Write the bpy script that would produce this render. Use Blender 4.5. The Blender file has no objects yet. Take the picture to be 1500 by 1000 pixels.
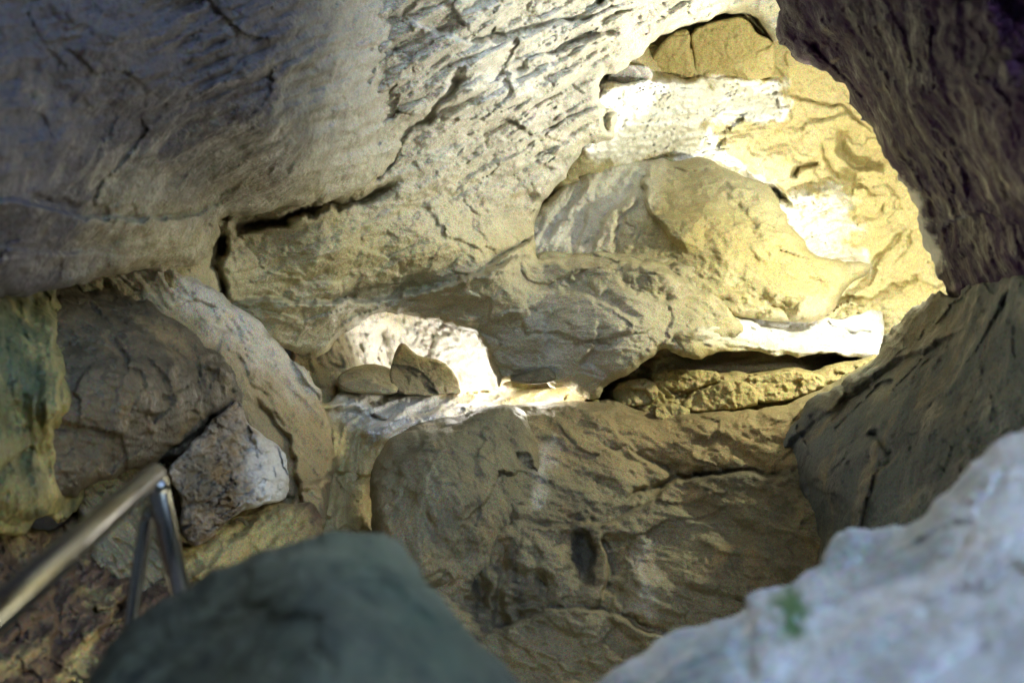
import bpy, math
import numpy as np
from mathutils import Matrix, Vector

# ------------------------------------------------------------------ camera, light, exposure
scene = bpy.context.scene
F = 1472.0                                   # focal length in photo pixels (1500 x 1000)
cam_data = bpy.data.cameras.new('camera')
cam = bpy.data.objects.new('camera', cam_data)
scene.collection.objects.link(cam)
scene.camera = cam
cam.location = (0, 0, 1.6)
cam.rotation_euler = (math.radians(98), 0, 0)
cam_data.sensor_width = 36.0
cam_data.lens = F * 36.0 / 1500.0
cam_data.clip_start = 0.02
cam_data.clip_end = 200
cam_data.dof.use_dof = True
cam_data.dof.focus_distance = 6.6
cam_data.dof.aperture_fstop = 1.8
CM = Matrix.Translation((0, 0, 1.6)) @ Matrix.Rotation(math.radians(98), 4, 'X')
RM = np.array(CM.to_3x3()); TM = np.array(CM.translation)

world = bpy.data.worlds.new('World'); scene.world = world
world.use_nodes = True
wn = world.node_tree
sky = wn.nodes.new('ShaderNodeTexSky'); sky.sky_type = 'NISHITA'; sky.sun_disc = False
sky.sun_elevation = math.radians(50); sky.sun_rotation = math.radians(200); sky.ozone_density = 1.6
wn.links.new(sky.outputs[0], wn.nodes['Background'].inputs[0])
wn.nodes['Background'].inputs[1].default_value = 0.15

scene.view_settings.view_transform = 'Standard'
scene.view_settings.look = 'None'
scene.view_settings.gamma = 1.0
scene.view_settings.exposure = 3.05
scene.render.engine = 'CYCLES'
scene.cycles.max_bounces = 6
scene.cycles.diffuse_bounces = 5
scene.cycles.glossy_bounces = 2
scene.cycles.caustics_reflective = False
scene.cycles.sample_clamp_indirect = 0.5
scene.cycles.sample_clamp_direct = 1.0
scene.cycles.use_adaptive_sampling = True
scene.cycles.adaptive_threshold = 0.03
scene.cycles.use_denoising = True      # the photograph is a grainy high ISO exposure

def cam_pt(px, py, d):
    """a place in the cave: photo column and row at a distance of d metres"""
    v = np.stack([(np.asarray(px, float) - 750) / F * d, (500 - np.asarray(py, float)) / F * d, -np.asarray(d, float) * np.ones_like(px, float)], -1)
    return v @ RM.T + TM

def point_lamp(name, px, py, d, watts, color, radius=0.06):
    ld = bpy.data.lights.new(name, 'POINT'); ld.energy = watts; ld.color = color; ld.shadow_soft_size = radius
    o = bpy.data.objects.new(name, ld); scene.collection.objects.link(o)
    o.location = cam_pt(px, py, d)
    return o

def spot_lamp(name, px, py, d, tx, ty, td, watts, color, angle=90, blend=0.4, radius=0.05):
    ld = bpy.data.lights.new(name, 'SPOT'); ld.energy = watts; ld.color = color; ld.shadow_soft_size = radius
    ld.spot_size = math.radians(angle); ld.spot_blend = blend
    o = bpy.data.objects.new(name, ld); scene.collection.objects.link(o)
    a = Vector(cam_pt(px, py, d)); b = Vector(cam_pt(tx, ty, td))
    o.location = a; o.rotation_euler = (b - a).to_track_quat('-Z', 'Y').to_euler()
    return o

# the cave's show lighting, floodlights hidden behind the rocks, plus added fill lamps
LIGHTS = [
    point_lamp('hidden_lamp', 1075, 385, 8.35, 11, (1.0, 0.98, 0.84), 0.05),          # behind the dome
    point_lamp('hidden_lamp', 1285, 528, 7.45, 20, (1.0, 0.97, 0.90), 0.05),         # at the right end of the shelf
    spot_lamp('spot_lamp', 1285, 528, 7.4, 850, 80, 6.2, 64, (0.95, 0.97, 1.0), 60),
    spot_lamp('spot_lamp', 1345, 215, 6.1, 850, 80, 6.3, 30, (1.0, 0.98, 0.92), 75),  # behind the rim of the right wall
    point_lamp('hidden_lamp', 1385, 320, 6.2, 27, (1.0, 0.96, 0.66), 0.06),  # added fill lamp for the middle of the chamber
    point_lamp('hidden_lamp', 690, 545, 7.9, 8.0, (1.0, 0.96, 0.90), 0.05),            # inside the alcove
    point_lamp('hidden_lamp', 790, 575, 7.0, 3.4, (1.0, 0.95, 0.85), 0.05),
    point_lamp('hidden_lamp', 572, 682, 6.42, 0.4, (1.0, 0.93, 0.78), 0.05),           # behind the big boulder
    point_lamp('hidden_lamp', 560, 1150, 2.8, 5.5, (1.0, 0.91, 0.60), 0.08),         # added fill lamp, unseen behind the near boulder
]

# ------------------------------------------------------------------ noise
def _hash(ix, iy, iz, seed):
    h = (ix.astype(np.int64) * 374761393 + iy.astype(np.int64) * 668265263 + iz.astype(np.int64) * 2147483647 + seed * 974634777) & 0xffffffff
    h = ((h ^ (h >> 13)) * 1274126177) & 0xffffffff
    h = ((h ^ (h >> 16)) * 2246822519) & 0xffffffff
    return (h ^ (h >> 15)) & 0xffffffff

def perlin(p, seed=0):
    i = np.floor(p).astype(np.int64); f = p - i
    u = f * f * f * (f * (f * 6 - 15) + 10)
    r = 0
    for dx in (0, 1):
        wx = u[:, 0] if dx else 1 - u[:, 0]
        for dy in (0, 1):
            wy = u[:, 1] if dy else 1 - u[:, 1]
            for dz in (0, 1):
                wz = u[:, 2] if dz else 1 - u[:, 2]
                h = _hash(i[:, 0] + dx, i[:, 1] + dy, i[:, 2] + dz, seed)
                gx = (h & 1023) / 511.5 - 1; gy = ((h >> 10) & 1023) / 511.5 - 1; gz = ((h >> 20) & 1023) / 511.5 - 1
                r = r + wx * wy * wz * (gx * (f[:, 0] - dx) + gy * (f[:, 1] - dy) + gz * (f[:, 2] - dz))
    return r

def fbm(p, octs=4, seed=0, gain=0.5, ridged=False):
    a = 1.0; s = 0; q = p
    for k in range(octs):
        n = perlin(q, seed + k * 17)
        if ridged: n = 0.35 - np.abs(n) * 1.4
        s = s + a * n; a *= gain; q = q * 2.03 + 7.7
    return s

def facets(p, seed=0, tilt=1.0):
    """each cell of broken rock is a plane with a slope of its own"""
    i = np.floor(p).astype(np.int64)
    best = np.full(len(p), 1e9); sec = np.full(len(p), 1e9); val = np.zeros(len(p))
    for dx in (-1, 0, 1):
        for dy in (-1, 0, 1):
            for dz in (-1, 0, 1):
                c = i + (dx, dy, dz)
                h = _hash(c[:, 0], c[:, 1], c[:, 2], seed)
                o = np.stack([(h & 1023) / 1023., ((h >> 10) & 1023) / 1023., ((h >> 20) & 1023) / 1023.], -1)
                v = p - (c + o); d = (v ** 2).sum(1)
                h2 = _hash(c[:, 0], c[:, 1], c[:, 2], seed + 99)
                g = np.stack([(h2 & 1023) / 511.5 - 1, ((h2 >> 10) & 1023) / 511.5 - 1, ((h2 >> 20) & 1023) / 511.5 - 1], -1)
                nv = (g * v).sum(1) * tilt + (((h2 >> 5) & 255) / 255. - .5) * 0.5
                m = d < best
                sec = np.where(m, best, np.minimum(sec, d)); val = np.where(m, nv, val); best = np.where(m, d, best)
    return val, np.sqrt(sec) - np.sqrt(best)

# ------------------------------------------------------------------ outlines
def smooth_poly(pts, closed=True, sub=6):
    P = np.array(pts, float); n = len(P); out = []
    rng = range(n) if closed else range(n - 1)
    for k in rng:
        if closed: a, b, c, d = P[k - 1], P[k], P[(k + 1) % n], P[(k + 2) % n]
        else: a, b, c, d = P[max(k - 1, 0)], P[k], P[k + 1], P[min(k + 2, n - 1)]
        for t in np.arange(sub) / sub:
            out.append(0.5 * ((2 * b) + (c - a) * t + (2 * a - 5 * b + 4 * c - d) * t * t + (3 * b - a - 3 * c + d) * t ** 3))
    if not closed: out.append(P[-1])
    return np.array(out)

def seg_dist(X, Y, line, closed):
    """distance, nearest point, side (+ left of the direction of travel as drawn) and run 0..1"""
    A = line if closed else line[:-1]
    B = np.roll(line, -1, 0) if closed else line[1:]
    best = np.full(X.shape, 1e18); nx = np.zeros_like(X); ny = np.zeros_like(X); side = np.zeros_like(X); run = np.zeros_like(X)
    L = np.hypot(*(B - A).T); cum = np.concatenate([[0], np.cumsum(L)])[:-1] / max(L.sum(), 1e-9)
    tot = max(L.sum(), 1e-9)
    for k in range(len(A)):
        ax, ay = A[k]; bx, by = B[k]; dx, dy = bx - ax, by - ay; l2 = dx * dx + dy * dy
        if l2 < 1e-12: continue
        t = np.clip(((X - ax) * dx + (Y - ay) * dy) / l2, 0, 1)
        qx = ax + t * dx; qy = ay + t * dy; d = (X - qx) ** 2 + (Y - qy) ** 2
        m = d < best
        best[m] = d[m]; nx[m] = qx[m]; ny[m] = qy[m]
        side[m] = -np.sign(dx * (Y - ay) - dy * (X - ax))[m]
        run[m] = (cum[k] + t * L[k] / tot)[m]
    return np.sqrt(best), nx, ny, side, run

def inside(X, Y, line):
    r = np.zeros(X.shape, bool); n = len(line); j = n - 1
    for k in range(n):
        xi, yi = line[k]; xj, yj = line[j]
        if yi != yj:
            r ^= ((yi > Y) != (yj > Y)) & (X < (xj - xi) * (Y - yi) / (yj - yi) + xi)
        j = k
    return r

def poly_mask(X, Y, pts, soft):
    line = smooth_poly(pts, True, 3)
    d = seg_dist(X, Y, line, True)[0]
    s = np.where(inside(X, Y, line), d, -d)
    return np.clip(s / soft * 0.5 + 0.5, 0, 1) ** 1.0

def rbf(ctrl):
    C = np.array(ctrl, float); n = len(C)
    def U(r2): return np.where(r2 > 0, r2 * np.log(np.maximum(r2, 1e-12)), 0)
    S = 1000.0
    X = C[:, 0] / S; Y = C[:, 1] / S
    K = U((X[:, None] - X[None]) ** 2 + (Y[:, None] - Y[None]) ** 2) + np.eye(n) * 1e-4
    Pm = np.stack([np.ones(n), X, Y], 1)
    A = np.block([[K, Pm], [Pm.T, np.zeros((3, 3))]])
    w = np.linalg.solve(A, np.concatenate([C[:, 2], np.zeros(3)]))
    def f(x, y):
        x = x / S; y = y / S
        r = w[n] + w[n + 1] * x + w[n + 2] * y
        for k in range(n): r = r + w[k] * U((x - X[k]) ** 2 + (y - Y[k]) ** 2)
        return r
    return f

# ------------------------------------------------------------------ features cut into or raised on a rock face
def crack(pts, w=5, d=0.12): return ('crack', pts, w, d)
def scarp(pts, h=0.15, w=40, back=True): return ('scarp', pts, h, w, back)      # the left side of the line stands back
def bump(cx, cy, rx, ry, h, ang=0): return ('bump', cx, cy, rx, ry, h, ang)
def tilt(pts, gx, gy, soft=8): return ('tilt', pts, gx, gy, soft)               # metres of depth per 100 px
def terrace(pts, ang, period, amp, soft=10): return ('terr', pts, ang, period, amp, soft)
def rough(pts, ang, sx, sy, amp, soft=30, ridged=False): return ('rough', pts, ang, sx, sy, amp, soft, ridged)

def apply_features(X, Y, D, feats, seed):
    shp = X.shape
    q = np.stack([X.ravel() / 38., Y.ravel() / 38., np.full(X.size, seed * 3.1)], 1)
    wx = fbm(q, 4, seed + 5).reshape(shp) * 13; wy = fbm(q + 31.7, 4, seed + 6).reshape(shp) * 13
    XW = X + wx; YW = Y + wy
    for n, ft in enumerate(feats):
        k = ft[0]
        if k in ('crack', 'scarp'):
            pts = np.array(ft[1], float); pad = 6 * ft[2] + 20 if k == 'crack' else 5 * ft[3] + 20
            m = (X > pts[:, 0].min() - pad) & (X < pts[:, 0].max() + pad) & (Y > pts[:, 1].min() - pad) & (Y < pts[:, 1].max() + pad)
            if not m.any(): continue
            line = smooth_poly(ft[1], False, 4)
            xs, ys = (XW[m], YW[m])
            d, _, _, side, run = seg_dist(xs, ys, line, False)
            taper = np.clip(np.minimum(run, 1 - run) * 7, 0.0, 1)
            if k == 'crack':
                D[m] += ft[3] * np.exp(-(d / ft[2]) ** 2) * taper
            else:
                h, w, back = ft[2], ft[3], ft[4]
                s = side * d
                prof = np.where(s > 0, np.exp(-s / w), -0.35 * np.exp(s / (w * 0.6)))
                # a steep but finite face
                edge = np.clip(s / 3.0 * 0.5 + 0.5, 0, 1)
                prof = edge * np.exp(-np.abs(s) / w) - (1 - edge) * 0.35 * np.exp(-np.abs(s) / (w * 0.6))
                D[m] += h * prof * taper
        elif k == 'bump':
            _, cx, cy, rx, ry, h, ang = ft
            a = math.radians(ang); u = ((XW - cx) * math.cos(a) + (YW - cy) * math.sin(a)) / rx; v = (-(XW - cx) * math.sin(a) + (YW - cy) * math.cos(a)) / ry
            r2 = u * u + v * v
            D -= h * np.clip(1 - r2, 0, 1) ** 1.0 * np.where(r2 < 1, 1, 0)
        elif k == 'tilt':
            _, pts, gx, gy, soft = ft
            mk = poly_mask(XW, YW, pts, soft); c = np.array(pts, float).mean(0)
            D += mk * (gx * (XW - c[0]) + gy * (YW - c[1])) / 100.
        elif k == 'terr':
            _, pts, ang, per, amp, soft = ft
            mk = poly_mask(XW, YW, pts, soft); a = math.radians(ang)
            qq = np.stack([X.ravel() / 60., Y.ravel() / 25., np.full(X.size, n * 5.3)], 1)
            u = (X * math.cos(a) + Y * math.sin(a)) / per + fbm(qq, 4, seed + n).reshape(shp) * 2.4
            fr = u - np.floor(u)
            saw = np.where(fr < 0.82, fr / 0.82, (1 - fr) / 0.18)
            D += mk * (saw - 0.5) * amp
        elif k == 'rough':
            _, pts, ang, sx, sy, amp, soft, rdg = ft
            mk = poly_mask(X, Y, pts, soft) if pts is not None else 1.0
            a = math.radians(ang)
            XQ = X + wx * 0.3; YQ = Y + wy * 0.3
            u = (XQ * math.cos(a) + YQ * math.sin(a)) / sx; v = (-XQ * math.sin(a) + YQ * math.cos(a)) / sy
            qq = np.stack([u.ravel(), v.ravel(), np.full(X.size, n * 3.3)], 1)
            D += mk * fbm(qq, 5, seed + n + 40, 0.55, rdg).reshape(shp) * amp
    return D

def rock_mass(name, outline, ctrl, mat, step=2.4, round_w=40, round_d=0.4, side=1.2, feats=(), fb=0.06, fscale=1.2, fac=0.03, facscale=1.6,
              stretch=(1, 1, 1), seed=1, ragged=5, paint=(), sharp=False, fine=0.006):
    line = smooth_poly(outline, True, 8) if not sharp else smooth_poly(outline, True, 2)
    # a ragged outline
    seglen = np.hypot(*(np.roll(line, -1, 0) - line).T)
    dens = []
    for k in range(len(line)):
        a = line[k]; b = line[(k + 1) % len(line)]; m = max(1, int(seglen[k] / 12))
        for t in np.arange(m) / m: dens.append(a + (b - a) * t)
    line = np.array(dens)
    q = np.stack([line[:, 0] / 45., line[:, 1] / 45., np.full(len(line), seed * 1.7)], 1)
    line = line + np.stack([fbm(q, 4, seed, 0.6), fbm(q + 9.3, 4, seed + 3, 0.6)], 1) * ragged * 2
    lo = line.min(0) - 5 * step; hi = line.max(0) + 5 * step
    xs = np.arange(lo[0], hi[0], step); ys = np.arange(lo[1], hi[1], step)
    X, Y = np.meshgrid(xs, ys)
    ins = inside(X, Y, line)
    d, nx, ny, _, _ = seg_dist(X, Y, line, True)
    out = ~ins
    rings = d / step
    t = np.where(out, np.clip(rings / 4.0, 0, 1), 0)
    GX = np.where(out, nx, X); GY = np.where(out, ny, Y)
    e = np.where(out, 0, d)
    base = rbf(ctrl)
    D = base(GX, GY)
    u = np.clip(1 - e / round_w, 0, 1)
    D += round_d * (1 - np.sqrt(np.maximum(1 - u * u, 0)))
    D = apply_features(GX, GY, D, feats, seed)
    Pc = cam_pt(GX.ravel(), GY.ravel(), D.ravel())
    st = np.array(stretch, float)
    p = Pc * st * fscale + seed * 13.7
    disp = fbm(p, 5, seed, 0.5) * fb * 2
    if fac:
        w3 = np.stack([fbm(p * 1.3 + 3, 2, seed + 1), fbm(p * 1.3 + 8, 2, seed + 2), fbm(p * 1.3 + 5, 2, seed + 3)], 1) * 0.35
        v1, e1 = facets(Pc * st * facscale + w3 + seed, seed)
        v2, e2 = facets(Pc * st * facscale * 2.7 + w3 * 1.5 + seed, seed + 7)
        v3, e3 = facets(Pc * st * facscale * 6.5 + w3 * 3 + seed, seed + 13)
        disp += v1 * fac + v2 * fac * 0.42 + v3 * fac * 0.2
        disp += np.exp(-(e1 / 0.035) ** 2) * fac * 0.14
    if fine:
        disp += fbm(Pc * st * 14, 4, seed + 50, 0.62) * fine * 2
    D = D.ravel() + disp
    back = t.ravel() * side
    # the flank closes inwards as it runs back
    cx, cy = line.mean(0)
    k = t.ravel() * 0.02
    V = cam_pt(GX.ravel() * (1 - k) + cx * k, GY.ravel() * (1 - k) + cy * k, D + back)
    keep = (rings < 5.2) | ins
    h, w = X.shape; idx = np.arange(h * w).reshape(h, w)
    a = idx[:-1, :-1]; b = idx[:-1, 1:]; c = idx[1:, 1:]; dd = idx[1:, :-1]
    kk = keep[:-1, :-1] & keep[:-1, 1:] & keep[1:, 1:] & keep[1:, :-1]
    quads = np.stack([a[kk], dd[kk], c[kk], b[kk]], 1)
    used = np.unique(quads); remap = np.full(h * w, -1); remap[used] = np.arange(len(used))
    quads = remap[quads]; V = V[used]
    me = bpy.data.meshes.new(name)
    me.vertices.add(len(V)); me.vertices.foreach_set('co', V.ravel())
    me.loops.add(quads.size); me.loops.foreach_set('vertex_index', quads.ravel())
    me.polygons.add(len(quads)); me.polygons.foreach_set('loop_start', np.arange(0, quads.size, 4)); me.polygons.foreach_set('loop_total', np.full(len(quads), 4))
    me.polygons.foreach_set('use_smooth', np.ones(len(quads), bool))
    me.update(); me.validate()
    # R ochre, G crust plus painted lamplight, B stains and moss plus painted shade
    col = np.zeros((h * w, 4)); col[:, 3] = 1
    if paint:
        q = np.stack([GX.ravel() / 30., GY.ravel() / 30., np.full(GX.size, seed)], 1)
        wx = fbm(q, 5, seed + 70, .6) * 26; wy = fbm(q + 4, 5, seed + 71, .6) * 26
        for ch, pts, soft, s in paint:
            mk = poly_mask(GX.ravel() + wx, GY.ravel() + wy, pts, soft)
            col[:, 'RGB'.index(ch)] = np.maximum(col[:, 'RGB'.index(ch)], mk * s)
    at = me.attributes.new('stain_and_light', 'FLOAT_COLOR', 'POINT')
    at.data.foreach_set('color', col[used].ravel())
    me.materials.append(mat)
    o = bpy.data.objects.new(name, me); scene.collection.objects.link(o)
    return o

def struct(o, label):
    o['kind'] = 'structure'; o['label'] = label; return o
def thing(o, label, cat, group=None):
    o['label'] = label; o['category'] = cat
    if group: o['group'] = group
    return o

# ------------------------------------------------------------------ materials
def rock_material(name, light, mid, dark, ochre=(0.43, 0.35, 0.145), calcite_and_light=(0.78, 0.77, 0.73), moss_and_shade=(0.06, 0.06, 0.045), rough_lo=0.55, scale=1.0, bump_s=0.5, speck=0.35, wet=0.3, stretch=(1, 1, 1)):
    m = bpy.data.materials.new(name); m.use_nodes = True
    nt = m.node_tree; N = nt.nodes; L = nt.links
    bs = N['Principled BSDF']
    tc = N.new('ShaderNodeTexCoord'); mp = N.new('ShaderNodeMapping'); L.new(tc.outputs['Object'], mp.inputs[0]); mp.inputs['Scale'].default_value = stretch
    def noise(sc, det=8, rgh=0.6, dist=0.0):
        n = N.new('ShaderNodeTexNoise'); n.inputs['Scale'].default_value = sc * scale; n.inputs['Detail'].default_value = det
        n.inputs['Roughness'].default_value = rgh; n.inputs['Distortion'].default_value = dist; L.new(mp.outputs[0], n.inputs[0]); return n
    def ramp(src, stops):
        r = N.new('ShaderNodeValToRGB'); L.new(src, r.inputs[0]); e = r.color_ramp.elements
        while len(e) < len(stops): e.new(0.5)
        for el, (p, c) in zip(e, stops): el.position = p; el.color = (*c, 1) if len(c) == 3 else c
        return r
    def mix(f, a, b, mode='MIX'):
        x = N.new('ShaderNodeMix'); x.data_type = 'RGBA'; x.blend_type = mode
        if isinstance(f, float): x.inputs[0].default_value = f
        else: L.new(f, x.inputs[0])
        for s, i in ((a, 6), (b, 7)):
            if isinstance(s, tuple): x.inputs[i].default_value = (*s, 1)
            else: L.new(s, x.inputs[i])
        return x.outputs[2]
    def mth(op, a, b=None):
        x = N.new('ShaderNodeMath'); x.operation = op
        for s, i in ((a, 0), (b, 1)):
            if s is None: continue
            if isinstance(s, (int, float)): x.inputs[i].default_value = s
            else: L.new(s, x.inputs[i])
        return x.outputs[0]
    n1 = noise(0.9, 4, 0.6, 0.6); n2 = noise(5, 6, 0.68, 0.4); n3 = noise(24, 4, 0.7)
    base = ramp(n1.outputs[0], [(0.33, dark), (0.5, mid), (0.66, light)]).outputs[0]
    base = mix(ramp(n2.outputs[0], [(0.42, (0, 0, 0)), (0.62, (0.55,) * 3)]).outputs[0], base, light)
    nb = noise(3.1, 5, 0.62, 0.8)
    base = mix(ramp(nb.outputs[0], [(0.52, (0, 0, 0)), (0.68, (0.6,) * 3)]).outputs[0], base, ochre)
    at = N.new('ShaderNodeAttribute'); at.attribute_name = 'stain_and_light'
    sp = N.new('ShaderNodeSeparateColor'); L.new(at.outputs['Color'], sp.inputs[0])
    jag = mth('MULTIPLY_ADD', n2.outputs[0], 1.2); N[-1].inputs[2].default_value = 0.4
    def masked(ch):
        x = N.new('ShaderNodeMath'); x.operation = 'MULTIPLY'; x.use_clamp = True
        L.new(sp.outputs[ch], x.inputs[0]); L.new(jag, x.inputs[1]); return x.outputs[0]
    oc = mix(n3.outputs[0], tuple(c * 0.75 for c in ochre), ochre)
    base = mix(masked(0), base, oc)
    base = mix(masked(1), base, calcite_and_light)  # white crust, and lamp light put into the colour
    base = mix(masked(2), base, moss_and_shade)  # dark growth and stains, and shade put into the colour
    # mineral grain
    ng = noise(70, 3, 0.8)
    g = ramp(ng.outputs[0], [(0.3, (1 - speck,) * 3), (0.5, (1, 1, 1)), (0.72, (1 + speck * .5,) * 3)]).outputs[0]
    base = mix(1.0, base, g, 'MULTIPLY')
    nf = noise(170, 1, 0.5)                                  # coloured speckle imitating sensor grain
    bc = N.new('ShaderNodeBrightContrast'); bc.inputs['Contrast'].default_value = 1.3; L.new(nf.outputs['Color'], bc.inputs[0])
    base = mix(0.5, base, bc.outputs[0], 'OVERLAY')
    L.new(base, bs.inputs['Base Color'])
    rr = ramp(n2.outputs[0], [(0.35, (rough_lo - wet * 0.6,) * 3), (0.6, (min(rough_lo + 0.3, 0.95),) * 3)])
    L.new(rr.outputs[0], bs.inputs['Roughness'])
    bs.inputs['Specular IOR Level'].default_value = 0.35
    b1 = N.new('ShaderNodeBump'); b1.inputs['Strength'].default_value = bump_s; b1.inputs['Distance'].default_value = 0.05
    hsum = mth('ADD', mth('MULTIPLY', n2.outputs[0], 0.7), mth('MULTIPLY', n3.outputs[0], 0.3))
    hsum = mth('ADD', hsum, mth('MULTIPLY', ng.outputs[0], 0.06))
    L.new(hsum, b1.inputs['Height']); L.new(b1.outputs[0], bs.inputs['Normal'])
    return m

M_grey = rock_material('grey limestone', (0.42, 0.40, 0.36), (0.30, 0.29, 0.26), (0.20, 0.195, 0.185), bump_s=0.6)
M_ceiling = rock_material('damp ceiling limestone', (0.5044, 0.46, 0.2976), (0.3492, 0.31, 0.186), (0.1843, 0.165, 0.0977), wet=0.45, moss_and_shade=(0.050, 0.045, 0.053), bump_s=1.0, stretch=(0.7, 1.3, 1.6))  # its darkest tone serves as painted shade, upper left
M_slab = rock_material('dark damp slab', (0.0715, 0.0554, 0.0564), (0.0381, 0.0286, 0.0326), (0.0181, 0.0132, 0.0188), wet=0.45, bump_s=0.7, stretch=(0.7, 1.3, 1.6), ochre=(0.27, 0.23, 0.16))
M_ochre = rock_material('ochre limestone', (0.4836, 0.4371, 0.2976), (0.4092, 0.3627, 0.2046), (0.3162, 0.279, 0.1488), bump_s=0.8)
M_brown = rock_material('brown limestone', (0.2426, 0.2234, 0.14), (0.1654, 0.149, 0.091), (0.0919, 0.0823, 0.0525), bump_s=1.0, ochre=(0.36, 0.27, 0.13))
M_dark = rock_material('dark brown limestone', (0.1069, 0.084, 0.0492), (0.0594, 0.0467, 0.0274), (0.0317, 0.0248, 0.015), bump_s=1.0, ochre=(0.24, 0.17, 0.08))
M_corner = rock_material('green grey limestone', (0.0713, 0.0759, 0.0315), (0.0356, 0.0422, 0.018), (0.019, 0.0251, 0.0117), bump_s=0.8, ochre=(0.42, 0.34, 0.12), moss_and_shade=(0.05, 0.09, 0.06))
M_red = rock_material('red brown clay rock', (0.136, 0.092, 0.056), (0.076, 0.048, 0.0304), (0.036, 0.0224, 0.0176), bump_s=0.8)
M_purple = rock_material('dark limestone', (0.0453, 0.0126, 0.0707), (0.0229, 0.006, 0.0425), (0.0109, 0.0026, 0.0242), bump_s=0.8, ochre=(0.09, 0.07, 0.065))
M_blue = rock_material('dark wet rock', (0.1535, 0.1555, 0.0885), (0.0696, 0.0754, 0.0457), (0.0224, 0.0283, 0.0207), scale=3.0, bump_s=0.8, rough_lo=0.8, wet=0.1, ochre=(0.20, 0.21, 0.13), moss_and_shade=(0.03, 0.07, 0.035))
M_pale = rock_material('pale limestone', (0.6888, 0.7224, 0.688), (0.6068, 0.645, 0.6192), (0.3936, 0.4472, 0.43), bump_s=0.3, moss_and_shade=(0.08, 0.17, 0.06), ochre=(0.24, 0.30, 0.28))
M_slate = rock_material('blue grey rock', (0.1345, 0.1656, 0.1781), (0.0642, 0.0775, 0.0886), (0.029, 0.0352, 0.0475), bump_s=0.8, ochre=(0.24, 0.20, 0.12))
M_fallen = rock_material('mottled white and brown rock', (0.4836, 0.435, 0.3536), (0.2108, 0.1566, 0.0936), (0.0496, 0.0348, 0.0208), bump_s=1.0, scale=3.2, ochre=(0.40, 0.25, 0.09))

def steel():
    m = bpy.data.materials.new('brushed steel'); m.use_nodes = True; nt = m.node_tree; N = nt.nodes; L = nt.links
    b = N['Principled BSDF']; b.inputs['Metallic'].default_value = 1.0
    tc = N.new('ShaderNodeTexCoord'); n = N.new('ShaderNodeTexNoise'); n.inputs['Scale'].default_value = 40; n.inputs['Detail'].default_value = 5
    L.new(tc.outputs['Object'], n.inputs[0])
    r = N.new('ShaderNodeValToRGB'); L.new(n.outputs[0], r.inputs[0])
    r.color_ramp.elements[0].color = (0.24, 0.24, 0.245, 1); r.color_ramp.elements[1].color = (0.42, 0.42, 0.42, 1)
    L.new(r.outputs[0], b.inputs['Base Color'])
    mr = N.new('ShaderNodeMapRange'); mr.inputs[3].default_value = 0.12; mr.inputs[4].default_value = 0.22
    L.new(n.outputs[0], mr.inputs[0]); L.new(mr.outputs[0], b.inputs['Roughness'])
    return m
M_steel = steel()

# ------------------------------------------------------------------ the cave itself
def cave_shell():
    """rough rock tube round everything, open behind and to the right of the camera: the cave mouth"""
    nu, nv = 160, 120
    u = np.linspace(0, 2 * np.pi, nu, endpoint=False); v = np.linspace(0, np.pi, nv)
    U, Vv = np.meshgrid(u, v)
    d = np.stack([np.cos(U) * np.sin(Vv), np.cos(Vv), np.sin(U) * np.sin(Vv)], -1).reshape(-1, 3)   # y is along the cave
    c = np.array([0, 5.0, 2.4]); r = np.array([6.8, 8.6, 5.2])
    n = fbm(d * 2.2, 5, 3) * 0.12
    P = c + d * r * (1 + n[:, None])
    idx = np.arange(nu * nv).reshape(nv, nu)
    a = idx[:-1]; b = np.roll(idx, -1, 1)[:-1]; cc = np.roll(idx, -1, 1)[1:]; dd = idx[1:]
    quads = np.stack([a, b, cc, dd], -1).reshape(-1, 4)
    cen = P[quads].mean(1)
    mouth = (np.linalg.norm((cen - np.array(MOUTH)) , axis=1) < MOUTH_R)
    quads = quads[~mouth]
    me = bpy.data.meshes.new('cave_shell'); me.from_pydata(P.tolist(), [], quads.tolist()); me.materials.append(M_grey)
    for p in me.polygons: p.use_smooth = True
    o = bpy.data.objects.new('cave_rock_shell', me); scene.collection.objects.link(o)
    return o
MOUTH = (3.6, -0.9, 5.2); MOUTH_R = 3.3
struct(cave_shell(), 'rough grey rock closing the cave round the chamber')

# daylight comes in through the cave mouth
pd = bpy.data.lights.new('mouth_portal', 'AREA'); pd.shape = 'DISK'; pd.size = MOUTH_R * 2.3; pd.cycles.is_portal = True
po = bpy.data.objects.new('mouth_portal', pd); scene.collection.objects.link(po)
po.location = MOUTH; po.rotation_euler = (Vector((0, 5, 2.4)) - Vector(MOUTH)).to_track_quat('-Z', 'Y').to_euler()

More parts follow.
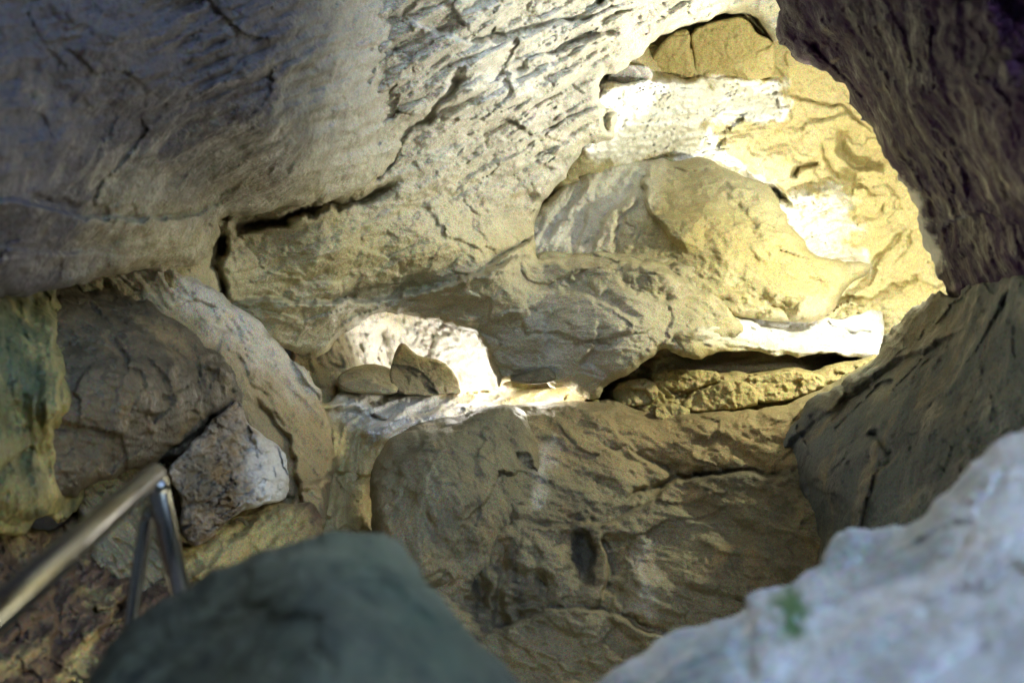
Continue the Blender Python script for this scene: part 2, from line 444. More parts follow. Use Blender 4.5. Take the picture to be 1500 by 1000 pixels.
# ---- back wall of the lit chamber
o = rock_mass('cave_wall', [(700, -60), (1180, -60), (1330, 40), (1430, 250), (1450, 480), (1420, 640), (1000, 660), (760, 560), (680, 300)],
    [(800, 0, 7.4), (950, 60, 7.45), (1100, 0, 7.7), (1300, 60, 7.5), (1400, 300, 7.5), (1380, 500, 7.8), (1200, 560, 8.6), (1000, 600, 8.8), (900, 150, 7.35), (850, 225, 7.55), (960, 215, 8.05), (1050, 150, 8.0), (1050, 225, 8.35), (1050, 330, 9.1), (1120, 370, 9.2), (800, 400, 8.8), (1200, 200, 8.4), (1200, 290, 8.75), (1240, 340, 8.7), (1230, 490, 8.3)],
    M_ochre, step=2.2, round_w=10, round_d=0.1, fb=0.07, fac=0.06, facscale=1.7, stretch=(0.8, 1, 1.6), seed=2,
    feats=[rough([(880, 120), (1010, 112), (1145, 118), (1142, 180), (1060, 215), (1130, 270), (1150, 300), (1040, 240), (950, 230), (850, 230)], -10, 60, 7, 0.07, 8), rough([(1140, 280), (1240, 268), (1262, 330), (1240, 350), (1275, 388), (1200, 390), (1150, 330)], -6, 44, 6, 0.08, 8),
        crack([(1015, 40), (1020, 115)], 3, .1), crack([(1150, 140), (1220, 150), (1280, 200)], 3, .08), crack([(1200, 200), (1230, 260), (1300, 290)], 3, .08),
        scarp([(1140, 175), (1138, 130), (1100, 120), (1015, 118)], 0.22, 60),
        terrace([(880, 130), (1010, 118), (1142, 122), (1138, 175), (1040, 180), (1060, 215), (1130, 270), (1150, 300), (1040, 240), (950, 230), (850, 230)], 78, 10, 0.05, 6),
        tilt([(880, 130), (1010, 118), (1142, 122), (1138, 175), (1040, 180), (1060, 215), (1130, 270), (1150, 300), (1040, 240), (950, 230), (850, 230)], 0.10, 0.35, 6),
        terrace([(1150, 290), (1230, 275), (1255, 330), (1235, 350), (1270, 385), (1200, 385), (1150, 330)], 70, 9, 0.05, 5),
        tilt([(1150, 290), (1230, 275), (1255, 330), (1235, 350), (1270, 385), (1200, 385), (1150, 330)], 0.1, 0.5, 6),
        crack([(1160, 255), (1185, 245), (1200, 240)], 4, 0.15), crack([(1110, 155), (1150, 130)], 3, 0.08),
        scarp([(1230, 190), (1240, 235), (1300, 255)], 0.18, 50),
        scarp([(1350, 400), (1290, 430), (1230, 440), (1190, 470)], 0.12, 35), crack([(1180, 330), (1260, 320), (1330, 285)], 3, 0.05),
        scarp([(1330, 330), (1290, 375), (1260, 420), (1220, 440)], 0.1, 30), crack([(1130, 190), (1190, 180), (1240, 160)], 3, .04),
        terrace([(1220, 440), (1300, 450), (1290, 520), (1200, 520)], 80, 14, 0.12, 6),
    ],
    paint=[('R', [(940, 30), (1150, 60), (1350, 120), (1400, 300), (1380, 480), (1250, 460), (1150, 250), (1000, 120)], 40, 0.7),
           ('G', [(880, 130), (1010, 118), (1142, 122), (1138, 175), (1040, 180), (1060, 215), (1130, 270), (1150, 300), (1040, 240), (950, 230), (850, 230)], 6, 1.0), ('G', [(1150, 290), (1230, 275), (1255, 330), (1235, 350), (1270, 385), (1200, 385), (1150, 330)], 6, 0.5)])  # G paints the lamp-lit patches into the wall colour
struct(o, 'ochre limestone wall with painted white light at the back of the lit chamber')

# ---- ceiling and middle mass: runs from overhead down to the arch of the small alcove
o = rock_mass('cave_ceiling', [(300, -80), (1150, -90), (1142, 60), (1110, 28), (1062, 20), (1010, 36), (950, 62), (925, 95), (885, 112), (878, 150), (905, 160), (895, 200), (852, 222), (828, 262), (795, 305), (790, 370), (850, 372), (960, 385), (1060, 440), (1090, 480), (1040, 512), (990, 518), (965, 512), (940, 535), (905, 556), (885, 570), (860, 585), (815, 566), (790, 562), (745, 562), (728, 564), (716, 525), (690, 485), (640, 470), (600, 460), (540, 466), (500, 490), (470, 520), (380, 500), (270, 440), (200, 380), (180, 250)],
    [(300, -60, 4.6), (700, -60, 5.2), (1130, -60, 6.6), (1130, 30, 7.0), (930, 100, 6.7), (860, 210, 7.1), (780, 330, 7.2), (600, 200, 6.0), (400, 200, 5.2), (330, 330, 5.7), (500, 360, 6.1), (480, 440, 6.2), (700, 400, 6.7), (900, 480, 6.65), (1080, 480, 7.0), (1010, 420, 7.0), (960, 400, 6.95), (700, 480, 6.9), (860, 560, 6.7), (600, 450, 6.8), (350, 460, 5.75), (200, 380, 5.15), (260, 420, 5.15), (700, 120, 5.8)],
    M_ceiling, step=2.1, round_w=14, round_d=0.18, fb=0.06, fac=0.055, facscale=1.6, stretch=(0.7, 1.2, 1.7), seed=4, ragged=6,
    feats=[
        rough([(380, -80), (1140, -80), (1130, 20), (1000, 30), (900, 110), (880, 200), (780, 290), (640, 300), (560, 260), (420, 200)], -27, 150, 24, 0.11, 60),
        rough([(700, -80), (1140, -80), (1130, 20), (1000, 30), (900, 110), (880, 200), (780, 250), (680, 230)], -27, 80, 11, 0.07, 40),
        rough([(600, 230), (800, 230), (780, 330), (560, 420), (430, 420), (420, 320)], -25, 90, 22, 0.07, 40),
        crack([(338, 338), (440, 312), (540, 288), (590, 262)], 6, 0.25), crack([(327, 330), (322, 380), (328, 440)], 7, 0.2),
        crack([(690, 90), (655, 140), (600, 195), (565, 250), (545, 268)], 5, 0.12),
        scarp([(780, 300), (800, 290), (790, 330), (770, 360), (700, 395)], -0.15, 30),
        crack([(1000, 165), (905, 160), (890, 200)], 4, 0.15), crack([(890, 160), (960, 90)], 4, 0.1),
        scarp([(580, 25), (700, 60), (800, 40), (870, 25)], 0.10, 40), scarp([(700, 130), (800, 80), (920, 45)], 0.1, 40),
        # smooth hollow and the lip under it
        bump(530, 375, 200, 60, 0.12, -8), scarp([(326, 440), (322, 390), (330, 330)], 0.12, 18),
        scarp([(800, 372), (700, 398), (600, 432), (480, 446), (340, 436)], -0.30, 30),
        scarp([(1000, 405), (920, 392), (860, 396), (790, 380)], -0.12, 34),
        bump(850, 470, 220, 120, 0.10, 0), bump(690, 440, 120, 50, 0.12, -10),
        crack([(905, 395), (930, 425), (990, 440)], 7, 0.10), crack([(815, 405), (870, 430), (940, 470)], 8, 0.06),
        scarp([(760, 430), (800, 480), (810, 530)], 0.05, 30), scarp([(880, 470), (870, 500), (850, 540)], 0.06, 30),
    ],
    paint=[('B', [(200, -160), (560, -160), (520, 100), (470, 230), (300, 300)], 150, 1.0), ('G', [(480, 455), (700, 410), (900, 400), (1000, 480), (920, 570), (780, 580), (700, 470), (500, 470)], 60, 0.3), ('R', [(420, 300), (620, 290), (900, 370), (1010, 500), (860, 590), (700, 480), (440, 480), (180, 400)], 90, 0.6),  # B is painted shade at upper left, G brightens the middle like light
           ('G', [(500, -80), (1140, -80), (1120, 30), (960, 60), (900, 150), (850, 240), (620, 250), (520, 120)], 120, 0.55)])  # lamp light on the streaks, put into the colour
struct(o, 'grey ceiling of the cave streaked with white from the hidden lamp')

# ---- dark slab of ceiling, upper left, nearest the camera
o = rock_mass('cave_ceiling_slab', [(-260, -160), (520, -160), (720, -60), (680, 70), (640, 150), (598, 205), (566, 255), (540, 274), (440, 302), (332, 322), (318, 350), (290, 385), (170, 402), (80, 425), (-40, 440), (-260, 430)],
    [(-200, -100, 2.3), (300, -100, 3.4), (560, -60, 4.75), (720, -60, 5.5), (600, 40, 5.35), (680, 70, 5.95), (560, 150, 5.45), (600, 200, 6.05), (540, 268, 5.85), (330, 320, 5.0), (100, 100, 2.9), (0, 300, 2.8), (170, 400, 4.2), (400, 200, 4.3), (-200, 400, 2.5), (300, 370, 4.9)],
    M_ceiling, step=2.6, round_w=16, round_d=0.14, side=0.6, fb=0.06, fac=0.03, facscale=1.6, stretch=(0.7, 1.2, 1.5), seed=7, ragged=7,
    feats=[rough([(250, -160), (700, -100), (640, 150), (560, 250), (400, 180), (250, 130)], -25, 80, 16, 0.08, 60),
           rough(None, -12, 160, 40, 0.05, 50),
           scarp([(330, 300), (240, 318), (120, 318), (0, 285)], -0.09, 90),
           crack([(40, 285), (80, 292), (120, 305)], 4, 0.06), crack([(300, 380), (200, 395), (100, 420)], 5, .05),
           scarp([(-60, 350), (60, 370), (180, 372)], 0.04, 60), bump(420, 240, 130, 50, 0.06, -12)],
    paint=[('B', [(-400, -300), (560, -300), (520, 100), (470, 230), (300, 300), (200, 330), (100, 600), (-400, 600)], 150, 1.1), ('G', [(500, -180), (900, -180), (800, 260), (620, 250), (520, 120)], 120, 0.55), ('B', [(-260, 180), (60, 230), (130, 300), (100, 430), (-260, 440)], 110, 0.6), ('R', [(140, 315), (330, 325), (320, 380), (180, 400), (120, 370)], 40, 0.85)])  # B paints the shade on the left, G the lamplight on the right
struct(o, 'dark blue grey slab of the ceiling over the left side')

# ---- dome of smooth rock in the chamber, with pale folds on its left flank
o = rock_mass('rock_dome', [(752, 370), (772, 330), (800, 294), (838, 262), (900, 236), (950, 240), (985, 233), (1040, 236), (1098, 262), (1140, 292), (1165, 345), (1212, 380), (1262, 384), (1275, 400), (1240, 425), (1215, 455), (1175, 470), (1060, 458), (950, 436), (860, 410), (790, 390)],
    [(770, 350, 7.35), (840, 270, 7.75), (900, 240, 7.95), (985, 240, 7.95), (1100, 270, 7.6), (1040, 340, 7.2), (1240, 400, 7.5), (1180, 470, 7.4), (950, 430, 7.2), (1100, 420, 7.15), (900, 330, 7.45), (820, 350, 7.35)],
    M_ceiling, step=2.1, round_w=16, round_d=0.15, side=0.25, fb=0.05, fac=0.035, facscale=1.8, seed=9, ragged=5,
    feats=[bump(1085, 310, 70, 34, -0.06, 30), crack([(1250, 410), (1230, 450), (1190, 480)], 4, 0.05), crack([(1060, 290), (1100, 320), (1110, 345)], 6, 0.05),
           scarp([(1060, 420), (1110, 440), (1160, 470)], 0.08, 25), rough([(940, 380), (1090, 400), (1120, 470), (960, 450)], 15, 22, 9, 0.03, 15),
           scarp([(950, 245), (942, 290), (968, 330), (1010, 375)], -0.14, 45),
           scarp([(800, 365), (812, 330), (845, 295), (860, 262)], 0.07, 20), scarp([(872, 372), (886, 322), (930, 278)], 0.12, 30), scarp([(840, 375), (852, 330), (875, 298)], 0.08, 22),
           scarp([(905, 370), (903, 320), (935, 290)], -0.08, 25), crack([(910, 300), (906, 370)], 4, 0.05), rough([(770, 380), (790, 300), (880, 240), (960, 240), (940, 380)], -62, 60, 14, 0.05, 20),
           rough(None, 30, 140, 50, 0.06), bump(1180, 440, 60, 30, 0.08, 20)],
    paint=[('R', [(960, 250), (1140, 290), (1260, 390), (1190, 480), (1000, 400)], 60, 0.75), ('R', [(850, 320), (930, 300), (930, 370), (860, 370)], 20, 0.4),  # first R darkens the shaded right side of the dome by colour
           ('G', [(755, 370), (790, 300), (880, 240), (950, 240), (930, 300), (860, 380)], 40, 0.55)])  # light on the left folds, put into the colour
struct(o, 'smooth olive dome of rock with pale folds on its left side')

# ---- shelf of grey rock below the dome with the blown out right end
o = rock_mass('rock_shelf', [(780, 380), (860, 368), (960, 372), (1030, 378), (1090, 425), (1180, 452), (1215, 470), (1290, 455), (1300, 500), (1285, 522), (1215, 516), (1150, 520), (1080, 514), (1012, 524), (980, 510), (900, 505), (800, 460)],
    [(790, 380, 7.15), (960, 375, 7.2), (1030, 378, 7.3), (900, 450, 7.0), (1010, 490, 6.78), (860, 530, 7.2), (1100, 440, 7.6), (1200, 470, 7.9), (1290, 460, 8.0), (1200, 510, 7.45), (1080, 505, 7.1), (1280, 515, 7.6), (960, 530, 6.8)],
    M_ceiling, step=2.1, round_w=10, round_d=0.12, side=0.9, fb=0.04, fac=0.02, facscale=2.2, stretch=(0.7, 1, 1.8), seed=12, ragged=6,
    feats=[rough([(1020, 440), (1120, 430), (1300, 445), (1300, 525), (1040, 515)], 6, 44, 8, 0.09, 10), crack([(1200, 470), (1240, 490), (1290, 488)], 3, .1),rough([(900, 380), (1080, 400), (1120, 470), (1000, 480), (920, 430)], 12, 26, 8, 0.06, 20),
           scarp([(1180, 500), (1080, 470), (990, 492), (960, 495)], -0.10, 40), scarp([(790, 378), (900, 385), (1040, 385)], 0.06, 20),
           crack([(908, 395), (930, 430)], 8, 0.12), bump(1190, 470, 22, 14, 0.08)],
    paint=[('G', [(1000, 450), (1120, 440), (1300, 450), (1290, 520), (1100, 500)], 30, 1.0), ('R', [(1060, 505), (1290, 505), (1290, 530), (960, 545)], 16, 0.8), ('R', [(1150, 455), (1180, 460), (1200, 490), (1160, 480)], 6, 1.0), ('R', [(1225, 462), (1262, 470), (1270, 482), (1232, 480)], 5, 1.0)])  # G paints the blown out light, small R patches break it up
struct(o, 'grey rock shelf running right into the brightest light')

# ---- deep recess behind the lower ledge
o = rock_mass('ledge_recess', [(470, 450), (760, 450), (840, 500), (1000, 490), (1300, 500), (1300, 650), (900, 700), (450, 720), (430, 560)],
    [(480, 500, 7.6), (700, 480, 8.6), (600, 520, 8.7), (900, 560, 7.9), (1200, 560, 8.2), (600, 640, 7.7), (900, 650, 7.6)],
    M_ochre, step=2.4, round_w=10, round_d=0.1, fb=0.06, fac=0.05, facscale=2.0, stretch=(0.7, 1, 1.8), seed=14,
    feats=[rough([(470, 450), (740, 450), (740, 580), (470, 580)], 68, 70, 18, 0.16, 15), scarp([(560, 470), (552, 520), (570, 560)], 0.2, 30), crack([(610, 470), (630, 500), (625, 540)], 5, .1),scarp([(640, 470), (670, 500), (660, 560)], 0.15, 30), terrace([(600, 465), (720, 480), (730, 560), (640, 560)], 60, 18, 0.08)],
    paint=[('G', [(470, 470), (700, 465), (740, 570), (640, 570), (500, 540)], 20, 0.7), ('R', [(555, 478), (600, 470), (590, 510), (560, 520)], 8, 1.0), ('R', [(660, 500), (690, 510), (690, 540), (668, 530)], 8, 1.0)])  # G paints the lamplight on the alcove back
struct(o, 'rock at the back of the small lit alcove')

# ---- layered ledge of blocks right of centre
LEDGE = [
    ([(890, 572), (930, 552), (1010, 548), (1060, 545), (1150, 540), (1230, 533), (1290, 520), (1330, 540), (1250, 640), (900, 640)], [(890, 570, 7.2), (1290, 520, 7.3), (900, 640, 6.9), (1250, 600, 7.0)], 'lower_ledge'),
]
o = rock_mass('rock_ledge', LEDGE[0][0], LEDGE[0][1], M_ochre, step=2.2, round_w=14, round_d=0.25, fb=0.05, fac=0.05, facscale=1.5, stretch=(0.7, 1, 2.2), seed=15,
    feats=[terrace([(890, 540), (1290, 520), (1250, 640), (900, 640)], 85, 30, 0.08, 10)],
    paint=[('R', [(880, 530), (1300, 510), (1250, 640), (900, 650)], 20, 0.8)])
struct(o, 'ochre layered ledge under the grey shelf')
blocks = [
    ([(905, 562), (945, 556), (965, 572), (955, 592), (915, 596), (898, 582)], 7.0, 'wedge of ochre rock at the left end of the layered ledge'),
    ([(1000, 590), (1040, 566), (1075, 556), (1105, 566), (1110, 592), (1060, 600), (1010, 606)], 6.85, 'ochre block with a chipped bright top in the middle of the ledge'),
    ([(1080, 560), (1120, 548), (1185, 545), (1212, 556), (1190, 578), (1120, 590), (1086, 580)], 6.95, 'long flat ochre block at the right end of the ledge'),
    ([(955, 548), (1000, 540), (1050, 545), (1048, 560), (1000, 572), (962, 566)], 7.1, 'small dark block tucked under the grey shelf'),
    ([(960, 600), (985, 590), (1010, 598), (1000, 614), (965, 616)], 6.75, 'little brown stone below the chipped ochre block'),
]
for n, (pl, dd, lb) in enumerate(blocks):
    c = np.array(pl, float).mean(0)
    ob = rock_mass('rock_block', pl, [(c[0] - 50, c[1] - 20, dd + .08), (c[0] + 50, c[1] - 20, dd + .05), (c[0], c[1] + 30, dd - .05)], M_ochre, step=1.8, round_w=5, round_d=0.05, side=0.4, sharp=True,
        fb=0.04, fac=0.06, facscale=4, seed=20 + n, ragged=2, paint=[('R', [(800, 500), (1400, 500), (1400, 700), (800, 700)], 10, 0.8)])
    thing(ob, lb, 'rock', 'blocks on the layered ledge')

# ---- yellow blocks set in the roof, top right
roof = [
    ([(950, 95), (962, 72), (985, 50), (1008, 46), (1012, 80), (1014, 112), (980, 120), (955, 116)], 7.28, 'narrow yellow block left of the dark vertical crack in the roof'),
    ([(1012, 50), (1040, 34), (1075, 26), (1095, 30), (1110, 48), (1132, 62), (1134, 100), (1120, 116), (1060, 120), (1022, 114), (1016, 80)], 7.3, 'big yellow block right of the dark vertical crack in the roof'),
    ([(888, 118), (898, 100), (925, 94), (948, 98), (956, 112), (944, 126), (915, 138), (892, 134)], 6.92, 'rounded grey stone set in the roof left of the yellow blocks'),
]
for n, (pl, dd, lb) in enumerate(roof):
    c = np.array(pl, float).mean(0)
    ob = rock_mass('roof_block', pl, [(c[0] - 50, c[1] - 30, dd + .08), (c[0] + 50, c[1] - 30, dd + .05), (c[0], c[1] + 40, dd + .5)], M_ochre if n < 2 else M_grey, step=1.8, round_w=4, round_d=0.05, side=0.5,
        fb=0.05, fac=0.03, facscale=2.5, seed=30 + n, ragged=1.5, paint=[('R', [(800, 0), (1400, 0), (1400, 300), (800, 300)], 10, 0.75)] if n < 2 else [])
    thing(ob, lb, 'rock', 'blocks set in the roof')

# ---- alcove: lit floor, niche rock, small stone
o = rock_mass('alcove_floor', [(400, 560), (470, 590), (500, 578), (560, 568), (640, 562), (700, 568), (760, 572), (840, 566), (880, 585), (860, 640), (700, 660), (600, 700), (560, 800), (440, 800), (420, 680)],
    [(470, 590, 7.0), (560, 570, 7.6), (700, 568, 7.7), (840, 568, 7.1), (560, 620, 7.0), (650, 615, 7.0), (700, 640, 6.8), (560, 680, 7.0), (500, 760, 6.2), (440, 600, 6.6), (840, 620, 6.7)],
    M_ochre, step=2.0, round_w=8, round_d=0.08, fb=0.03, fac=0.06, facscale=2.4, stretch=(0.8, 1, 1.5), fine=0.003, seed=17, ragged=3,
    feats=[rough([(480, 575), (620, 565), (750, 575), (750, 600), (600, 645), (540, 650)], -24, 110, 16, 0.16, 8), scarp([(600, 615), (640, 600), (760, 572)], 0.15, 16), bump(640, 608, 22, 12, 0.08),
           crack([(470, 598), (520, 605), (580, 620)], 4, 0.15), scarp([(460, 600), (500, 602), (545, 615)], -0.2, 30), rough([(440, 620), (560, 640), (540, 800), (430, 800)], 100, 90, 22, 0.16), crack([(470, 690), (520, 700), (550, 690)], 5, .1)],
    paint=[('G', [(490, 578), (620, 575), (740, 592), (620, 632), (560, 640), (520, 625)], 10, 0.7), ('R', [(600, 565), (760, 568), (720, 590), (620, 612)], 10, 0.7), ('R', [(430, 600), (540, 640), (540, 800), (420, 800)], 30, 0.5)])  # G paints the lamplit streaks of the floor
struct(o, 'ochre floor of the small alcove with painted white light, spilling down to the left')
o = rock_mass('niche_rock', [(572, 570), (576, 528), (584, 504), (594, 503), (612, 520), (640, 526), (662, 542), (674, 572), (620, 580)],
    [(580, 510, 7.5), (650, 540, 7.55), (600, 570, 7.25)], M_brown, step=1.8, round_w=5, round_d=0.05, side=0.3, sharp=True, fb=0.03, fac=0.05, facscale=3, seed=18, ragged=2)
thing(o, 'dark wedge shaped rock standing in front of the light in the small alcove', 'rock')
o = rock_mass('niche_rock', [(494, 556), (508, 542), (534, 534), (560, 536), (574, 546), (580, 574), (530, 576), (503, 570)],
    [(520, 540, 7.3), (570, 530, 7.45), (540, 570, 7.1)], M_ceiling, step=1.8, round_w=12, round_d=0.1, side=0.3, fb=0.03, fac=0.04, facscale=3, seed=61, ragged=2)
thing(o, 'pale rounded rock in the left end of the small alcove', 'rock')
o = rock_mass('small_stone', [(748, 556), (768, 546), (795, 537), (808, 540), (814, 552), (800, 560), (770, 562)], [(750, 555, 6.65), (810, 545, 6.6), (780, 570, 6.55)], M_brown, step=1.7, round_w=7, round_d=0.06, side=0.25, fb=0.015, fac=0.01, facscale=6, seed=19, ragged=1)
thing(o, 'little dark stone lying right of the brightest spot of the alcove', 'stone')

# ---- lower middle mass
o = rock_mass('lower_wall', [(560, 660), (680, 605), (740, 592), (860, 586), (905, 588), (960, 608), (1060, 602), (1150, 590), (1220, 560), (1300, 520), (1420, 520), (1400, 900), (1200, 1060), (700, 1080), (560, 900)],
    [(560, 700, 5.6), (740, 595, 6.4), (960, 608, 6.5), (1220, 565, 6.3), (1300, 560, 5.8), (760, 760, 5.5), (1000, 740, 5.8), (1150, 700, 5.7), (1000, 900, 5.2), (700, 900, 5.2), (900, 1050, 4.8), (1300, 900, 5.0)],
    M_brown, step=2.4, round_w=34, round_d=0.4, side=0.3, fb=0.07, fac=0.055, facscale=1.5, stretch=(0.8, 1, 1.2), seed=22, fine=0.007, ragged=4,
    feats=[crack([(900, 735), (1000, 700), (1080, 692), (1170, 696)], 5, 0.10), scarp([(760, 770), (900, 760), (1010, 700), (1170, 690)], 0.16, 45),
           scarp([(880, 780), (890, 860), (850, 900)], 0.14, 35), crack([(850, 770), (858, 860)], 12, 0.10), crack([(700, 780), (705, 900)], 10, 0.08), crack([(780, 790), (800, 880)], 8, 0.07), crack([(735, 790), (730, 930)], 8, 0.07),
           scarp([(700, 930), (850, 890), (1000, 950)], 0.12, 40), scarp([(880, 600), (950, 680), (1010, 700)], 0.08, 40),
           crack([(1160, 630), (1200, 600)], 5, 0.08), rough(None, 20, 120, 45, 0.10), rough([(820, 590), (1150, 600), (1140, 680), (900, 720)], 30, 60, 14, 0.03)],
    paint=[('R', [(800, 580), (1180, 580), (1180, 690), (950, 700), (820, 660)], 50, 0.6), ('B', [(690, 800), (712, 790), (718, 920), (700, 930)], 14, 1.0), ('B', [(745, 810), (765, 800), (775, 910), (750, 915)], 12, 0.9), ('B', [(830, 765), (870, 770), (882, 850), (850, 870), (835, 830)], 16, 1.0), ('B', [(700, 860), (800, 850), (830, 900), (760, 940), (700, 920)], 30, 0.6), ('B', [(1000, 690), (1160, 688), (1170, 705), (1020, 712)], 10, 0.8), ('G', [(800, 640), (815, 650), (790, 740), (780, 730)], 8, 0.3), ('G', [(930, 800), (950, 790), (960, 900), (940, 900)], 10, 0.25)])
struct(o, 'brown rock mass below the ledge with dark hollows')
o = rock_mass('boulder', [(542, 700), (550, 680), (572, 640), (600, 632), (650, 626), (690, 606), (730, 592), (765, 600), (790, 660), (800, 740), (790, 800), (700, 860), (600, 860), (555, 800), (545, 740)],
    [(550, 690, 5.7), (700, 610, 6.0), (795, 700, 5.9), (650, 700, 5.3), (600, 850, 5.0), (700, 850, 5.35), (780, 850, 5.7)],
    M_brown, step=2.4, round_w=24, round_d=0.3, side=0.6, fb=0.07, fac=0.045, facscale=1.6, seed=23, ragged=3,
    feats=[rough(None, 70, 90, 40, 0.06), scarp([(640, 640), (560, 690), (545, 720)], -0.06, 30)])
thing(o, 'big dark brown boulder right under the lit floor of the alcove', 'boulder')

# ---- left wall
o = rock_mass('left_wall', [(110, 380), (200, 372), (290, 405), (350, 450), (430, 520), (462, 560), (480, 620), (490, 700), (480, 780), (440, 900), (200, 900), (100, 700), (110, 450)],
    [(180, 400, 4.95), (290, 410, 5.3), (330, 480, 5.35), (340, 570, 5.2), (480, 580, 6.2), (540, 700, 5.8), (400, 800, 5.0), (420, 600, 5.8), (200, 700, 4.6)],
    M_brown, step=2.3, round_w=16, round_d=0.15, fb=0.05, fac=0.05, facscale=1.8, seed=26, ragged=6,
    feats=[rough(None, 48, 110, 16, 0.06), crack([(310, 490), (370, 560), (430, 640)], 5, 0.06), scarp([(420, 790), (440, 710), (520, 700)], 0.1, 40), scarp([(300, 470), (390, 520), (470, 600)], 0.07, 25),
           scarp([(450, 760), (430, 690), (420, 640), (370, 570)], 0.12, 30)],
    paint=[('R', [(180, 405), (330, 450), (480, 560), (560, 800), (430, 800), (400, 640), (340, 540)], 40, 0.9), ('G', [(150, 380), (300, 400), (480, 560), (430, 580), (300, 470)], 20, 0.35)])  # G paints the lit top of the band
struct(o, 'light brown rock band sweeping down from the left ceiling')
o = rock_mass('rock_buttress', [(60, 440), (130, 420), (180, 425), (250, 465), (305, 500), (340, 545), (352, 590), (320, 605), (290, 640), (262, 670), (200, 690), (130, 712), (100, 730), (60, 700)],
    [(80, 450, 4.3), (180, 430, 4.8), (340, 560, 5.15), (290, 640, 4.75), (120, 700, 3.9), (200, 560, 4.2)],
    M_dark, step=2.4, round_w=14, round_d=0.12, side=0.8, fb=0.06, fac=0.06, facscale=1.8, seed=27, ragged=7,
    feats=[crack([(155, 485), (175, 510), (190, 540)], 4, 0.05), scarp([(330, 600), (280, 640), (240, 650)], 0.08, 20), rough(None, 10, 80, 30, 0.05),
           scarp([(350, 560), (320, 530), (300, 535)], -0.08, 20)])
struct(o, 'dark brown rounded buttress of the left wall')
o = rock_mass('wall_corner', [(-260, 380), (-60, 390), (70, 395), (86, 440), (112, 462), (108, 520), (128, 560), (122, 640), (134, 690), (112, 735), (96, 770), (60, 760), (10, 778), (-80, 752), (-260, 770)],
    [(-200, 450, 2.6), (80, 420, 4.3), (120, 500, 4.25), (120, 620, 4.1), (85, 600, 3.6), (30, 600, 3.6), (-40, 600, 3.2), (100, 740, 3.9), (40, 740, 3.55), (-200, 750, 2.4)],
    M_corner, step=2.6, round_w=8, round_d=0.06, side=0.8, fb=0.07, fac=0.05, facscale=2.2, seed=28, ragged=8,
    feats=[scarp([(75, 430), (85, 560), (80, 680), (95, 730)], 0.14, 40), rough(None, 85, 120, 26, 0.06), bump(30, 720, 80, 40, 0.12)],
    paint=[('R', [(70, 440), (104, 470), (115, 600), (110, 720), (60, 740), (70, 600)], 16, 0.5), ('R', [(-100, 620), (40, 560), (70, 740), (-100, 760)], 50, 0.25), ('B', [(-100, 480), (60, 500), (40, 580), (-100, 620)], 50, 0.4)])
struct(o, 'yellow and green corner of the left wall with a vertical ridge')
o = rock_mass('fallen_rock', [(350, 592), (362, 604), (368, 622), (395, 640), (420, 662), (421, 700), (416, 728), (380, 738), (350, 750), (330, 765), (308, 790), (278, 800), (262, 770), (262, 735), (250, 700), (246, 684), (272, 660), (298, 628), (325, 602)],
    [(350, 600, 5.0), (420, 690, 5.3), (340, 700, 4.7), (280, 780, 4.4), (400, 700, 4.95)],
    M_fallen, step=1.8, round_w=8, round_d=0.1, side=0.6, fb=0.04, fac=0.08, facscale=3.2, seed=29, ragged=4,
    feats=[rough(None, -25, 26, 9, 0.05), rough([(300, 720), (400, 720), (330, 800), (260, 800)], 10, 20, 10, 0.05, 15, True)],
    paint=[('G', [(385, 650), (430, 650), (425, 740), (370, 745), (375, 700)], 22, 1.0), ('B', [(262, 680), (310, 670), (310, 720), (265, 740)], 14, 0.6)])  # G paints the lamplight on the right edge
thing(o, 'rough white and brown rock with a bright right edge behind the handrail', 'rock')
o = rock_mass('lower_left_wall', [(-260, 720), (20, 770), (95, 765), (130, 710), (210, 690), (280, 670), (330, 720), (420, 735), (470, 760), (480, 1000), (400, 1120), (-260, 1120)],
    [(-200, 750, 3.0), (0, 780, 3.7), (130, 730, 4.6), (300, 760, 4.9), (450, 780, 5.0), (300, 900, 4.2), (0, 950, 3.1), (300, 1050, 3.6)],
    M_red, step=2.6, round_w=10, round_d=0.1, fb=0.08, fac=0.07, facscale=2.4, seed=33, ragged=3,
    feats=[scarp([(60, 780), (80, 880), (70, 980)], 0.15, 40), scarp([(240, 800), (180, 880), (120, 960)], 0.12, 40), rough(None, -40, 70, 25, 0.1), crack([(150, 910), (180, 890), (200, 885)], 6, 0.12)],
    paint=[('R', [(260, 790), (420, 740), (450, 800), (330, 840), (280, 850)], 20, 0.9), ('R', [(90, 1000), (110, 950), (140, 930), (130, 1000)], 8, 0.9)])
struct(o, 'dark red brown rock under the left wall behind the handrail')

